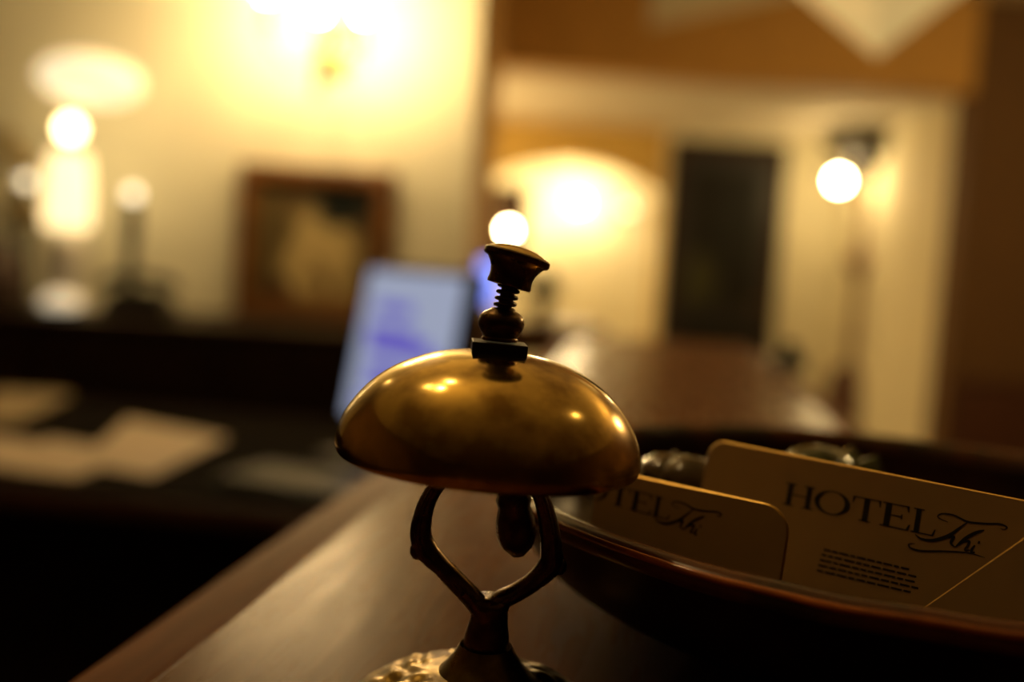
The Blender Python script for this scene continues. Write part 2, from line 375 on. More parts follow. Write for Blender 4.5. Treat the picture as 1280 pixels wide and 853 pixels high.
# raised ridge along each arm and the knuckle at its bend
for Q, q, s_ in ((QL, ql, -1), (QR, qr, 1)):
    mb.sweep([p + Vector((s_ * 0.0006, -b * 0.86, 0)) for p, (a, b) in zip(Q[8:44], q[8:44])], 0.0009, 8)
    mb.ball(Q[20] + Vector((s_ * 0.0026, 0, -0.0003)), 0.0024, 10, 1.2)
top = bp(613, 560)
mb.sweep([bp(612, 585), bp(614, 560), bp(618, 520), bp(622, 470)], [0.0028, 0.0045, 0.0035, 0.003], 14)
mb.build('stand_arms', 'brass_dark', bell, smooth='all')['label'] = 'tarnished collar with two bent arms carrying the dome'
# clapper
c = bp(645, 660, 0.004); mb = MB()
mb.lathe([(0.0, 0.0165), (0.0046, 0.0160), (0.0050, 0.0100), (0.0056, 0.0085), (0.0050, 0.0060), (0.0060, 0.0024), (0.0064, -0.0022), (0.0052, -0.0056), (0.0020, -0.0086), (0.0, -0.0088)], 7, Matrix.Translation(c) @ Matrix.Rotation(R(-8), 4, 'Y') @ Matrix.Rotation(R(15), 4, 'Z'))
mb.sweep([c + Vector((0, 0, 0.006)), c + Vector((-0.002, 0, 0.014)), c + Vector((-0.006, 0, 0.022))], 0.0016, 8)
mb.build('clapper', 'brass_dark', bell, smooth=True)
# dome, slightly askew on its stand
dz = 0.0828
DT = Matrix.Translation((0.0006, 0, dz)) @ Matrix.Rotation(R(2.0), 4, 'Y')
outer = [(0.0035, 0.0266), (0.008, 0.0264), (0.013, 0.0258), (0.018, 0.0247), (0.023, 0.0230), (0.028, 0.0207), (0.0325, 0.0178), (0.0365, 0.0143), (0.0398, 0.0103), (0.0425, 0.0060), (0.0441, 0.0020), (0.0448, -0.0016), (0.0447, -0.0036), (0.0440, -0.0052), (0.0428, -0.0058), (0.0420, -0.0050)]
inner = [(r - 0.0022 if r > 0.004 else r, z - 0.0018) for r, z in outer[:12]][::-1]
def spl(pr, m=4):
    o = []
    for i in range(len(pr) - 1):
        p0, p1, p2, p3 = (Vector((*pr[j], 0)) for j in (max(i - 1, 0), i, i + 1, min(i + 2, len(pr) - 1)))
        for k in range(m):
            t = k / m
            v = 0.5 * ((2 * p1) + (p2 - p0) * t + (2 * p0 - 5 * p1 + 4 * p2 - p3) * t * t + (3 * p1 - p0 - 3 * p2 + p3) * t ** 3)
            o.append((v.x, v.y))
    return o + [pr[-1]]
mb = MB(); mb.lathe(spl(outer) + spl(inner, 3), 160, DT)
dome = mb.build('dome', 'brass', bell, smooth='all'); dome['label'] = 'polished brass dome with tarnish smudges'
# square nut, ring, turned collar
NT = DT @ Matrix.Translation((0.0002, 0, 0.0264))
MB().box((-0.0080, -0.0070, -0.0006), (0.0080, 0.0070, 0.0030), NT @ Matrix.Rotation(R(4), 4, 'Z')).build('square_nut', 'black_metal', bell, bevel=0.0003)
mb = MB(); mb.lathe([(0, 0.0034), (0.0053, 0.0034), (0.0054, 0.0040), (0.0050, 0.0045), (0.0052, 0.0052), (0.0060, 0.0062), (0.0067, 0.0076), (0.0068, 0.0090), (0.0063, 0.0106), (0.0052, 0.0117), (0.0038, 0.0124), (0.0030, 0.0130), (0.0, 0.0130)], 40, NT)
mb.build('turned_collar', 'brass_dark', bell, smooth=True)
# leaning rod, spring, button
s0 = bp(629, 392); s1 = bp(638, 350)
ax = (s1 - s0).normalized(); q = Vector((0, 0, 1)).rotation_difference(ax).to_matrix().to_4x4()
ST = Matrix.Translation(s0) @ q
L = (s1 - s0).length
mb = MB(); mb.lathe([(0, -0.003), (0.0021, -0.003), (0.0021, L + 0.001), (0, L + 0.001)], 16, ST)
mb.build('push_rod', 'steel_dark', bell, smooth=True)
mb = MB(); pts = []
for k in range(0, 24 * 5 + 1):
    a = 2 * math.pi * k / 24; pts.append(ST @ Vector((0.0029 * math.cos(a), 0.0029 * math.sin(a), -0.0006 + (L - 0.0005) * k / 120)))
mb.sweep(pts, 0.00055, 8, up=ax); mb.build('coil_spring', 'steel_dark', bell, smooth='all')
k0 = bp(635.5, 358.5); k1 = bp(646.2, 322.5)
ax = (k1 - k0).normalized() + Vector((0, 0.05, 0)); ax.normalize()
KT = Matrix.Translation(k0) @ Vector((0, 0, 1)).rotation_difference(ax).to_matrix().to_4x4()
h = (k1 - k0).length
kp = [(0, 0.0002), (0.0050, 0.0), (0.0064, 0.0001), (0.0066, 0.0007), (0.0064, 0.0018), (0.0064, 0.0032), (0.0067, 0.0047), (0.0074, 0.0060), (0.0084, h - 0.0014), (0.0095, h - 0.0010), (0.0099, h - 0.0004), (0.0099, h + 0.0008), (0.0094, h + 0.0012)]
mb = MB(); mb.lathe(kp + [(0, h + 0.0012)], 56, KT)
btn = mb.build('push_button', 'brass_dark', bell, smooth=True)
mb = MB(); mb.lathe([(0.0094, h + 0.0012), (0.0080, h + 0.0019), (0.0060, h + 0.0026), (0.0035, h + 0.0031), (0.0, h + 0.0033)], 56, KT)
b2 = mb.build('button_cap', 'brass', btn, smooth='all'); b2['label'] = 'worn bright brass top of the push button'

# ------------------------------------------------------------------ the glazed bowl
BC = Vector((0.1533, 0.3854, CT)); BR = 0.1545; BH = 0.055
bowl = empty('glazed_bowl', BC, 'wide brown glazed earthenware bowl holding cards, behind the bell', 'bowl')
prof_o = [(0.0, 0.0), (0.062, 0.0), (0.066, 0.003), (0.085, 0.006), (0.112, 0.012), (0.133, 0.022), (0.145, 0.034), (0.1495, 0.044), (0.1515, 0.0485)]
prof_i = [(0.1440, 0.0485), (0.1415, 0.040), (0.136, 0.030), (0.126, 0.021), (0.105, 0.014), (0.07, 0.010), (0.0, 0.0095)]
def lathe_wob(mb, prof, n, amp):
    mb.lathe(prof, n)
    for v in mb.bm.verts:
        a = math.atan2(v.co.y, v.co.x)
        v.co.z += amp * (noise.noise(Vector((math.cos(a) * 2.5, math.sin(a) * 2.5, 1))) + 0.5 * noise.noise(Vector((math.cos(a) * 7, math.sin(a) * 7, 4)))) * min(1, v.co.z / 0.04)
mb = MB(); lathe_wob(mb, spl(prof_o, 3) + spl(prof_i, 3), 128, 0.0012)
mb.build('body', 'glaze', bowl, smooth='all')
rim = [(0.1515, 0.0483), (0.1545, 0.0487), (0.1560, 0.0502), (0.1566, 0.0520), (0.1556, 0.0542), (0.1535, 0.0556), (0.1505, 0.0560), (0.1470, 0.0548), (0.1448, 0.0520), (0.1440, 0.0484)]
mb = MB(); lathe_wob(mb, spl(rim, 2), 128, 0.0012)
mb.build('rim', 'glaze_rim', bowl, smooth='all')['label'] = 'thick mottled brown and grey rim'
rdg = [(0.1556 + 0.0011 * math.cos(2 * math.pi * k / 10), 0.0540 + 0.0011 * math.sin(2 * math.pi * k / 10)) for k in range(11)]
mb = MB(); lathe_wob(mb, rdg, 128, 0.0012)
mb.build('rim_ridge', 'glaze_ridge', bowl, smooth='all')['label'] = 'thin orange ridge where the glaze breaks along the rim'

# wrapped sweets lying in the bowl
def sweet(px, py, dep, r, m, label, rz):
    p = P(px, py, dep)
    root = empty('wrapped_sweet', p, label, 'sweet', None, rz)
    mb = MB(); mb.ball((0, 0, 0), r, 16, 0.8)
    for v in mb.bm.verts: v.co += v.co.normalized() * 0.08 * r * noise.noise(v.co * 260)
    mb.build('sweet_body', m, root, smooth=True)
    for s_ in (-1, 1):
        mb = MB(); n_ = 14
        a = [mb.bm.verts.new((s_ * r * 0.85, 0.15 * r * math.cos(2 * math.pi * k / n_), 0.15 * r * math.sin(2 * math.pi * k / n_))) for k in range(n_)]
        b = [mb.bm.verts.new((s_ * r * (1.8 + 0.2 * (k % 2)), r * 0.8 * math.cos(2 * math.pi * k / n_), (0.35 + 0.25 * (k % 2)) * r * math.sin(2 * math.pi * k / n_))) for k in range(n_)]
        for k in range(n_): mb.bm.faces.new((a[k], a[(k + 1) % n_], b[(k + 1) % n_], b[k]))
        mb.build('wrapper_twist', m, root)
    return root
SW = [(862, 606, 0.365, 0.0135, 'wrapper', 'clear wrapped sweet between the two left cards', 0.3),
      (832, 600, 0.372, 0.0125, 'wrapper', 'clear wrapped sweet beside the right edge of the bell dome', 1.2),
      (1022, 600, 0.385, 0.017, 'wrapper_green', 'large round sweet in green wrapper behind the tall card', 0.8)]
for a in SW: sweet(*a)

# ------------------------------------------------------------------ cards
def card_frame(p0, p1, back):
    """p0, p1: left and right points of the top edge; the card leans back by this angle"""
    u = (p1 - p0).normalized(); hz = Vector((u.x, u.y, 0)).normalized()
    nrm = Vector((hz.y, -hz.x, 0))               # towards the viewer
    if nrm.y > 0: nrm = -nrm
    v = Vector((0, 0, 1)) * math.cos(back) - nrm * math.sin(back)
    v = (v - u * v.dot(u)).normalized(); n_ = u.cross(v)
    m = Matrix.Identity(4)
    m.col[0][:3] = u; m.col[1][:3] = v; m.col[2][:3] = n_; m.col[3][:3] = p0
    return m
def pix_uv(m, px, py):
    d = M3 @ Vector(((px - 640) / F, -(py - 426.5) / F, -1)); o = Vector((0, 0, CAMZ))
    n_ = Vector(m.col[2][:3]); p0 = Vector(m.col[3][:3])
    t = (p0 - o).dot(n_) / d.dot(n_); p = o + d * t
    q_ = m.inverted() @ p
    return q_.x, q_.y
def card(name, m, u0, u1, hgt, rad, label):
    mb = MB(); o = []
    for cx, cy, a0 in ((u1 - rad, -rad, 0), (u0 + rad, -rad, 90), (u0 + rad, -hgt + rad, 180), (u1 - rad, -hgt + rad, 270)):
        for k in range(9):
            a = R(a0 + 90 * k / 8); o.append((cx + rad * math.cos(a), cy + rad * math.sin(a)))
    # front face, a bevelled edge around it in a bright lit tone, the back
    bv = 0.0004; cx_, cy_ = (u0 + u1) / 2, -hgt / 2
    def inset(x, y):
        # square to the edge
        return (x + (bv if x < cx_ else -bv), y + (bv if y < cy_ else -bv))
    vs_i = [mb.bm.verts.new((*inset(x, y), 0)) for x, y in o]
    vs_f = [mb.bm.verts.new((x, y, -0.0004)) for x, y in o]; vs_b = [mb.bm.verts.new((x, y, -0.0010)) for x, y in o]
    mb.bm.faces.new(vs_i); mb.bm.faces.new(vs_b[::-1])
    for k in range(len(o)):
        j = (k + 1) % len(o)
        mb.bm.faces.new((vs_i[k], vs_f[k], vs_f[j], vs_i[j])); mb.bm.faces.new((vs_f[k], vs_b[k], vs_b[j], vs_f[j]))
    ob = mb.build(name, 'card', None); ob.matrix_world = m
    ob.data.materials.append(M['card_edge'])
    for p in ob.data.polygons:
        if len(p.vertices) == 4: p.material_index = 1
    return tag(ob, label, 'card', 'cards standing in the bowl')
def quadrow(mb, pts, wds):
    """flat ribbon along 2-D points"""
    L_, R2 = [], []
    for i, (x, y) in enumerate(pts):
        a = pts[max(i - 1, 0)]; b = pts[min(i + 1, len(pts) - 1)]
        dx, dy = b[0] - a[0], b[1] - a[1]; l = math.hypot(dx, dy) or 1
        wd = wds[i] if isinstance(wds, list) else wds
        L_.append(mb.bm.verts.new((x - dy / l * wd / 2, y + dx / l * wd / 2, 0.00008))); R2.append(mb.bm.verts.new((x + dy / l * wd / 2, y - dx / l * wd / 2, 0.00008)))
    for i in range(len(pts) - 1): mb.bm.faces.new((L_[i], L_[i + 1], R2[i + 1], R2[i]))
def poly(mb, pts): mb.bm.faces.new([mb.bm.verts.new((x, y, 0.00008)) for x, y in pts])
def curve2(pts, m=6):
    o = []
    for i in range(len(pts) - 1):
        p0, p1, p2, p3 = (Vector((*pts[j], 0)) for j in (max(i - 1, 0), i, i + 1, min(i + 2, len(pts) - 1)))
        for k in range(m):
            t = k / m; v = 0.5 * ((2 * p1) + (p2 - p0) * t + (2 * p0 - 5 * p1 + 4 * p2 - p3) * t * t + (3 * p1 - p0 - 3 * p2 + p3) * t ** 3)
            o.append((v.x, v.y))
    return o + [pts[-1]]
def roman(ch):
    """serif capital on a unit cap height: list of polygons, and its width"""
    T, t, s_ = 0.17, 0.055, 0.05       # thick, thin, serif height
    def stem(x, w_=T, y0=0.0, y1=1.0): return [(x, y0), (x + w_, y0), (x + w_, y1), (x, y1)]
    def serif(x, w_, top):
        e = 0.09
        return [(x - e, 1), (x - e, 1 - s_), (x + w_ + e, 1 - s_), (x + w_ + e, 1)] if top else [(x - e, 0), (x + w_ + e, 0), (x + w_ + e, s_), (x - e, s_)]
    if ch == 'H':
        return [stem(0.1), stem(0.72), [(0.25, 0.48), (0.72, 0.48), (0.72, 0.53), (0.25, 0.53)]] + [serif(x, T, tp) for x in (0.1, 0.72) for tp in (0, 1)], 0.97
    if ch == 'T':
        return [stem(0.36), serif(0.36, T, 0), [(0.02, 1), (0.02, 0.95), (0.85, 0.95), (0.85, 1)], [(0.02, 0.95), (0.02, 0.72), (0.05, 0.72), (0.09, 0.95)], [(0.85, 0.95), (0.78, 0.95), (0.82, 0.72), (0.85, 0.72)]], 0.87
    if ch == 'E':
        return [stem(0.1), serif(0.1, T, 1), serif(0.1, T, 0), [(0.25, 0.95), (0.74, 0.95), (0.74, 1), (0.25, 1)], [(0.25, 0), (0.78, 0), (0.78, 0.05), (0.25, 0.05)], [(0.25, 0.49), (0.58, 0.49), (0.58, 0.54), (0.25, 0.54)],
                [(0.74, 1), (0.67, 0.95), (0.71, 0.75), (0.74, 0.75)], [(0.72, 0.05), (0.78, 0.0), (0.82, 0.26), (0.78, 0.26)], [(0.55, 0.40), (0.58, 0.40), (0.58, 0.63), (0.55, 0.63)]], 0.84
    if ch == 'L':
        return [stem(0.1), serif(0.1, T, 1), serif(0.1, T, 0), [(0.25, 0), (0.76, 0), (0.76, 0.05), (0.25, 0.05)], [(0.70, 0.05), (0.76, 0.0), (0.81, 0.28), (0.77, 0.28)]], 0.80
    if ch == 'O':
        N = 36; P_ = []
        for k in range(N):
            a, b = 2 * math.pi * k / N, 2 * math.pi * (k + 1) / N
            P_.append([(0.5 + 0.47 * math.cos(a), 0.5 + 0.52 * math.sin(a)), (0.5 + 0.47 * math.cos(b), 0.5 + 0.52 * math.sin(b)), (0.5 + 0.325 * math.cos(b), 0.5 + 0.475 * math.sin(b)), (0.5 + 0.325 * math.cos(a), 0.5 + 0.475 * math.sin(a))])
        return P_, 1.0
def lettering(card_ob, org, du, dv, slots, script, caplen):
    """org: (u,v) of the baseline start; du: unit baseline direction; dv: unit up; slots: (letter, start, end) along the baseline"""
    mb = MB()
    def W(x, y): return (org[0] + du[0] * x + dv[0] * y, org[1] + du[1] * x + dv[1] * y)
    for ch, a, b in slots:
        polys, wd = roman(ch)
        for pl in polys: poly(mb, [W(a + (b - a) * x / wd, caplen * y) for x, y in pl])
    mb.build('capital_lettering', 'ink', card_ob)
    mb = MB()
    for pts, wds in script:
        pts = curve2([W(x, y) for x, y in pts]); m_ = len(pts)
        ww = [caplen * (wds[0] + (wds[1] - wds[0]) * math.sin(math.pi * i / (m_ - 1))) for i in range(m_)]
        quadrow(mb, pts, ww)
    mb.build('script_lettering', 'ink', card_ob)

# tall card in the middle
hc = 0.057
def topz(px, py, hh): return PZ(px, py, CAMZ - hh)
a0, a1 = topz(918, 554, hc), topz(1280, 625, hc)
Mm = card_frame(a0, a1, R(12))
u0, _ = pix_uv(Mm, 880, 590)
card_main = card('hotel_card', Mm, u0, u0 + 0.112, 0.044, 0.0062, 'cream card lettered HOTEL in dark capitals, tallest of the cards in the bowl')
E_ = [pix_uv(Mm, x, y) for x, y in ((981, 631), (1167, 671), (990.5, 604), (984, 631))]
o_ = E_[0]; bl = (E_[1][0] - E_[0][0], E_[1][1] - E_[0][1]); blen = math.hypot(*bl); du = (bl[0] / blen, bl[1] / blen)
dv = (-du[1], du[0]); cap = abs((E_[2][0] - E_[3][0]) * dv[0] + (E_[2][1] - E_[3][1]) * dv[1])
def along(px, py):
    q_ = pix_uv(Mm, px, py); return (q_[0] - o_[0]) * du[0] + (q_[1] - o_[1]) * du[1]
slots = [('H', along(978, 630), along(1015, 637)), ('O', along(1015, 634), along(1063, 641)), ('T', along(1062, 645), along(1099, 652)), ('E', along(1099, 655), along(1138, 662)), ('L', along(1138, 663), along(1168, 671))]
def sp(zx, zy):
    q_ = pix_uv(Mm, 960 + zx / 4.0, 580 + zy / 4.0)
    return ((q_[0] - o_[0]) * du[0] + (q_[1] - o_[1]) * du[1], (q_[0] - o_[0]) * dv[0] + (q_[1] - o_[1]) * dv[1])
script = [([sp(*p) for p in ((900, 292), (850, 268), (870, 250), (930, 258), (1000, 290), (1090, 300), (1160, 302), (1195, 318), (1180, 330), (1162, 322))], (0.02, 0.08)),
          ([sp(*p) for p in ((1000, 292), (960, 320), (920, 350), (880, 370), (820, 384), (765, 375), (735, 352))], (0.03, 0.15)),
          ([sp(*p) for p in ((1082, 332), (1040, 345), (985, 375), (935, 418))], (0.03, 0.14)),
          ([sp(*p) for p in ((900, 372), (930, 365), (915, 395), (935, 418))], (0.03, 0.12)),
          ([sp(*p) for p in ((938, 416), (975, 392), (1005, 388), (1000, 410), (985, 432), (1010, 432))], (0.04, 0.11)),
          ([sp(*p) for p in ((1035, 408), (1022, 425), (1018, 442), (1035, 444))], (0.05, 0.11)),
          ([sp(*p) for p in ((1050, 392), (1060, 396))], (0.10, 0.12)),
          ([sp(*p) for p in ((735, 400), (705, 402), (715, 422), (770, 436), (880, 438), (1000, 446), (1085, 470))], (0.02, 0.08))]
lettering(card_main, o_, du, dv, slots, script, cap)
mb = MB()
for k, (x0, x1, y) in enumerate(((1030, 1140, 687), (1027, 1150, 693.5), (1025, 1146, 700), (1023, 1148, 706.5), (1021, 1140, 713))):
    A = pix_uv(Mm, x0, y - 0.0); B = pix_uv(Mm, x1, y + 0.235 * (x1 - x0)); x = 0.0
    dx, dy = B[0] - A[0], B[1] - A[1]; l = math.hypot(dx, dy)
    while x < l - 0.001:
        wl = random.uniform(0.0015, 0.004); e = min(l, x + wl)
        quadrow(mb, [(A[0] + dx * x / l, A[1] + dy * x / l), (A[0] + dx * e / l, A[1] + dy * e / l)], 0.00055); x = e + 0.0005
mb.build('small_print', 'ink', card_main)
# lower card in front of it, on the left
hl = 0.068
b0, b1 = topz(805, 597, hl), topz(904, 618, hl)
Ml = card_frame(b0, b1, R(10))
ue, _ = pix_uv(Ml, 982, 686)
card_left = card('hotel_card', Ml, ue - 0.070, ue, 0.030, 0.0085, 'lower cream card with blurred lettering, between the bell dome and the tall card')
q0 = pix_uv(Ml, 836, 651); q1 = pix_uv(Ml, 896, 668)
dl_ = (q1[0] - q0[0], q1[1] - q0[1]); l = math.hypot(*dl_); dul = (dl_[0] / l, dl_[1] / l); dvl = (-dul[1], dul[0])
tot = slots[-1][2]
org = (q0[0] - dul[0] * tot * 0.92, q0[1] - dul[1] * tot * 0.92)
lettering(card_left, org, dul, dvl, [(c_, a * 0.92, b * 0.92) for c_, a, b in slots[1:]], [([(x * 0.92, y * 0.92) for x, y in pts], w_) for pts, w_ in script[:7]], cap * 0.92)
# third card, tilted, at the right edge
p_ = Vector(Mm.col[3][:3]) + Vector(Mm.col[2][:3]) * 0.006
Mr = Mm.copy(); Mr.col[3][:3] = p_
r0 = pix_uv(Mr, 1175, 745); r1 = pix_uv(Mr, 1280, 672)
ang = math.atan2(r1[1] - r0[1], r1[0] - r0[0])
Mr3 = Mr @ Matrix.Translation((r0[0], r0[1], 0)) @ Matrix.Rotation(ang, 4, 'Z')
card('hotel_card', Mr3, -0.010, 0.07, 0.022, 0.003, 'blank cream card tilted steeply in front of the tall card at the picture edge')

# ------------------------------------------------------------------ the desk behind the counter
DZ = CAMZ - 0.385
# desk front edge runs across, square to the counter
d1 = PZ(400, 640, DZ); d0 = PZ(0, 604, DZ)
ddir = Vector((d1.x - d0.x, d1.y - d0.y, 0)).normalized()
dyaw = math.atan2(ddir.y, ddir.x)
desk = empty('desk', (d1.x, d1.y, 0), 'dark wooden desk lower than the counter, carrying papers and the screen', 'desk', rz=dyaw)
rx = 0.32                                             # how far it runs right of d1
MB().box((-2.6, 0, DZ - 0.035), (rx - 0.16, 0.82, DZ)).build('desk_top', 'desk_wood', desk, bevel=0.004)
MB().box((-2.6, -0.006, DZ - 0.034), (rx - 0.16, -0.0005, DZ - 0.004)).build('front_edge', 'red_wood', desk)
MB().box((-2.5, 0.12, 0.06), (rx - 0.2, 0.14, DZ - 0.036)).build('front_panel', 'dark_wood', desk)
for x in (-2.52, rx - 0.24):
    MB().box((x, 0.06, 0.0), (x + 0.04, 0.78, DZ - 0.036)).build('side_panel', 'dark_wood', desk)
def flat(px, py, z=DZ):
    p = PZ(px, py, z); return p
def sheet(corners, label, z, m='paper', thick=0.0008, name='paper_sheet'):
    mb = MB(); c0 = flat(*corners[0], z); cs = [flat(x, y, z) - c0 for x, y in corners]
    a = [mb.bm.verts.new((v.x, v.y, 0)) for v in cs]; b = [mb.bm.verts.new((v.x, v.y, thick)) for v in cs]
    mb.bm.faces.new(a[::-1]); mb.bm.faces.new(b)
    for k in range(4): mb.bm.faces.new((a[k], a[(k + 1) % 4], b[(k + 1) % 4], b[k]))
    o = mb.build(name, m); o.location = c0
    return tag(o, label, 'paper', 'papers on the desk')
sheet([(98, 580), (190, 596), (285, 548), (160, 524)], 'white sheet of paper at the right end of the papers on the desk', DZ + 0.0006)
sheet([(10, 588), (95, 598), (170, 566), (60, 548)], 'white sheet of paper overlapping under the right one on the desk', DZ + 0.0016)
sheet([(-70, 580), (10, 586), (70, 556), (-30, 542)], 'white sheet of paper cut off by the left picture edge', DZ + 0.0026)
sheet([(-60, 530), (20, 532), (90, 496), (0, 490)], 'tan folder at the back of the desk, left of the papers', DZ + 0.0006, m='folder', thick=0.006, name='paper_folder')
# keyboard
ka, kb_, kc = flat(262, 612), flat(432, 640), flat(300, 566)
kx = (kb_ - ka); kyaw = math.atan2(kx.y, kx.x); kl = kx.length
kb = empty('keyboard', ka + Vector((0, 0, 0.0005)), 'dark computer keyboard on the desk beside the counter edge', 'keyboard', rz=kyaw)
kw = 0.15
MB().box((0, 0, 0), (0.42, kw, 0.016)).build('keyboard_case', 'black', kb, bevel=0.003)
M['key'] = mat('grey_key', (0.03, 0.027, 0.02), 0.4, scale=20, spec=0.2)
key_me = None
for r_ in range(6):
    for c_ in range(17):
        if key_me is None:
            ko = MB().box((0, 0, 0), (0.019, 0.0175, 0.006)).build('key', 'key', kb); key_me = ko.data
        else:
            ko = bpy.data.objects.new('key', key_me); C.objects.link(ko); ko.parent = kb
        ko.location = (0.012 + c_ * 0.0235, 0.010 + r_ * 0.0225, 0.0165)
# screen on the desk
SY = 1.86
tl, tr_, bl_ = P(426, 336, SY), P(568, 341, SY - 0.10), P(412, 519, SY)
mc = (tl + tr_) / 2
MW, MH = 0.31, 0.285
myaw = R(-50)
mon = empty('computer_screen', (mc.x, mc.y, DZ), 'lit computer screen with lavender text, standing on the desk behind the bell', 'computer screen', rz=myaw)
tz = mc.z - DZ
tilt = Matrix.Translation((0, 0, tz - MH)) @ Matrix.Rotation(R(-9), 4, 'X')
MB().box((-MW / 2 - 0.012, 0.0, -0.012), (MW / 2 + 0.022, 0.035, MH + 0.012), tilt).build('screen_housing', 'black', mon, bevel=0.006)
pan = MB().box((-MW / 2, -0.0025, 0.0), (MW / 2, -0.0005, MH), tilt).build('screen_panel', 'screen', mon)
mb = MB()
for (x0, x1, z0_, z1_) in ((-0.105, -0.005, 0.205, 0.222), (-0.12, 0.02, 0.165, 0.176), (-0.115, 0.07, 0.148, 0.159), (-0.11, 0.10, 0.131, 0.142), (-0.10, 0.0, 0.088, 0.105), (-0.10, -0.02, 0.068, 0.078), (-0.12, 0.03, 0.03, 0.04)):
    mb.box((x0, -0.0032, z0_ - 0.004), (x1 + 0.02, -0.0026, z1_ + 0.004), tilt)
mb.build('text_lines', 'screen_text', pan)
MB().box((-0.03, 0.03, 0.004), (0.03, 0.06, tz - MH + 0.1)).build('stand_neck', 'black', mon)
MB().box((-0.12, -0.08, 0.0), (0.12, 0.12, 0.012)).build('stand_foot', 'black', mon, bevel=0.004)

# ------------------------------------------------------------------ dark cabinet against the wall
CY0 = 2.85
cz = P(200, 402, CY0).z
cab = empty('low_cabinet', (0, CY0, 0), 'long dark low cabinet against the yellow wall behind the desk', 'cabinet')
MB().box((-3.0, 0.02, 0.08), (-0.30, Y_A - CY0 - 0.005, cz - 0.03)).build('cabinet_body', 'dark_wood', cab)
MB().box((-3.02, 0.0, cz - 0.03), (-0.28, Y_A - CY0 - 0.004, cz)).build('cabinet_top', 'dark_wood', cab, bevel=0.005)
MB().box((-2.95, 0.05, 0.0), (-0.34, Y_A - CY0 - 0.02, 0.08)).build('plinth', 'black', cab)
for k in range(5):
    x = -2.97 + k * 0.532
    d = MB().box((x, 0.0, 0.1), (x + 0.515, 0.02, cz - 0.05)).build('cabinet_door', 'dark_wood', cab, bevel=0.004)
    MB().ball((x + (0.46 if k % 2 == 0 else 0.055), -0.012, cz - 0.2), 0.013, 12).build('knob', 'brass_dark', d, smooth='all')

# picture leaning on the cabinet against the wall
YP = Y_A - 0.03
pa, pb = P(300, 204, YP), P(496, 212, YP)
pw = pb.x - pa.x; pt = (pa.z + pb.z) / 2; ph = pt - cz
pic = empty('framed_picture', ((pa.x + pb.x) / 2, Y_A - 0.004, cz), 'dark painting in a brown wooden frame on the yellow wall behind the screen', 'picture')
fw = 0.062
for (x0, x1, z0_, z1_) in ((-pw / 2, pw / 2, ph - fw, ph), (-pw / 2, pw / 2, 0, fw), (-pw / 2, -pw / 2 + fw, fw, ph - fw), (pw / 2 - fw, pw / 2, fw, ph - fw)):
    MB().box((x0, -0.045, z0_), (x1, -0.002, z1_)).build('frame_bar', 'frame_wood', pic, bevel=0.012)
cv = MB().box((-pw / 2 + fw - 0.004, -0.012, -ph / 2 + fw), (pw / 2 - fw + 0.004, 0.004, ph / 2 - fw)).build('canvas', 'painting', pic)
cv.location = (0, -0.012, ph / 2)

# ------------------------------------------------------------------ three-armed wall sconce
YS = Y_A - 0.30
fin = P(398, 103, YS)
sco = empty('wall_sconce', (fin.x, Y_A - 0.004, fin.z), 'blown-out brass wall sconce with candle bulbs above the framed picture', 'wall lamp')
dy = YS - Y_A
mb = MB(); mb.lathe([(0, -0.10), (0.035, -0.09), (0.05, 0), (0.035, 0.09), (0, 0.10)], 20, Matrix.Translation((0, 0.0, 0.16)) , 1.0, 0.16)
mb.build('back_plate', 'brass_lamp', sco, smooth='all')
mb = MB(); mb.sweep([(0, -0.01, 0.12), (0, dy * 0.5, 0.06), (0, dy, 0.08)], 0.008, 8)
mb.lathe([(0, -0.045), (0.012, -0.035), (0.019, -0.012), (0.016, 0.012), (0.009, 0.03), (0.012, 0.045), (0.02, 0.06), (0.012, 0.085), (0, 0.095)], 20, Matrix.Translation((0, dy, 0)))
mb.build('finial', 'black_metal', sco, smooth='all')
for (px, py) in ((335, -14), (398, 10), (456, 12)):
    b = P(px, py, YS - 0.01); q_ = b - sco.location
    mb = MB(); mb.sweep([(0, dy, 0.06), (q_.x * 0.5, dy - 0.02, 0.03), (q_.x * 0.95, dy - 0.01, q_.z - 0.16), (q_.x, dy - 0.01, q_.z - 0.12)], 0.005, 8)
    mb.lathe([(0, -0.125), (0.022, -0.118), (0.026, -0.105), (0.012, -0.10), (0.011, -0.03), (0, -0.03)], 16, Matrix.Translation(q_))
    a_ = mb.build('candle_arm', 'brass_lamp', sco, smooth=True)
    MB().ball(q_, 0.023, 16, 1.35).build('candle_bulb', 'bulb', a_, smooth='all')

# ------------------------------------------------------------------ lamp group left of the picture
YL = 3.14
lb = P(88, 386, YL)
tl_ = empty('table_lamp', (lb.x, lb.y, cz), 'glowing table lamp with an oval opal shade on the left end of the cabinet', 'lamp')
def rel(px, py, Y=YL):
    return P(px, py, Y) - Vector((lb.x, lb.y, cz))
c_ = rel(113, 100); MB().ball(c_, 0.155, 28, 0.50).build('opal_shade', 'opal_lit', tl_, smooth='all')
c_ = rel(88, 161); MB().ball(c_, 0.034, 16).build('round_bulb', 'bulb_round', tl_, smooth='all')
a_, b_ = rel(84, 286), rel(86, 188)
mb = MB(); mb.lathe([(0, a_.z), (0.066, a_.z), (0.072, a_.z + 0.02), (0.070, (a_.z + b_.z) / 2), (0.060, b_.z - 0.01), (0, b_.z)], 28, Matrix.Translation((a_.x, 0, 0)))
mb.build('glass_cylinder', 'shade_lit', tl_, smooth=True)
mb = MB(); mb.lathe([(0, 0), (0.10, 0), (0.105, 0.012), (0.075, 0.03), (0.045, 0.06), (0.055, 0.12), (0.07, 0.17), (0.055, 0.215), (0.03, a_.z), (0, a_.z)], 28, Matrix.Translation((a_.x, 0, 0)))
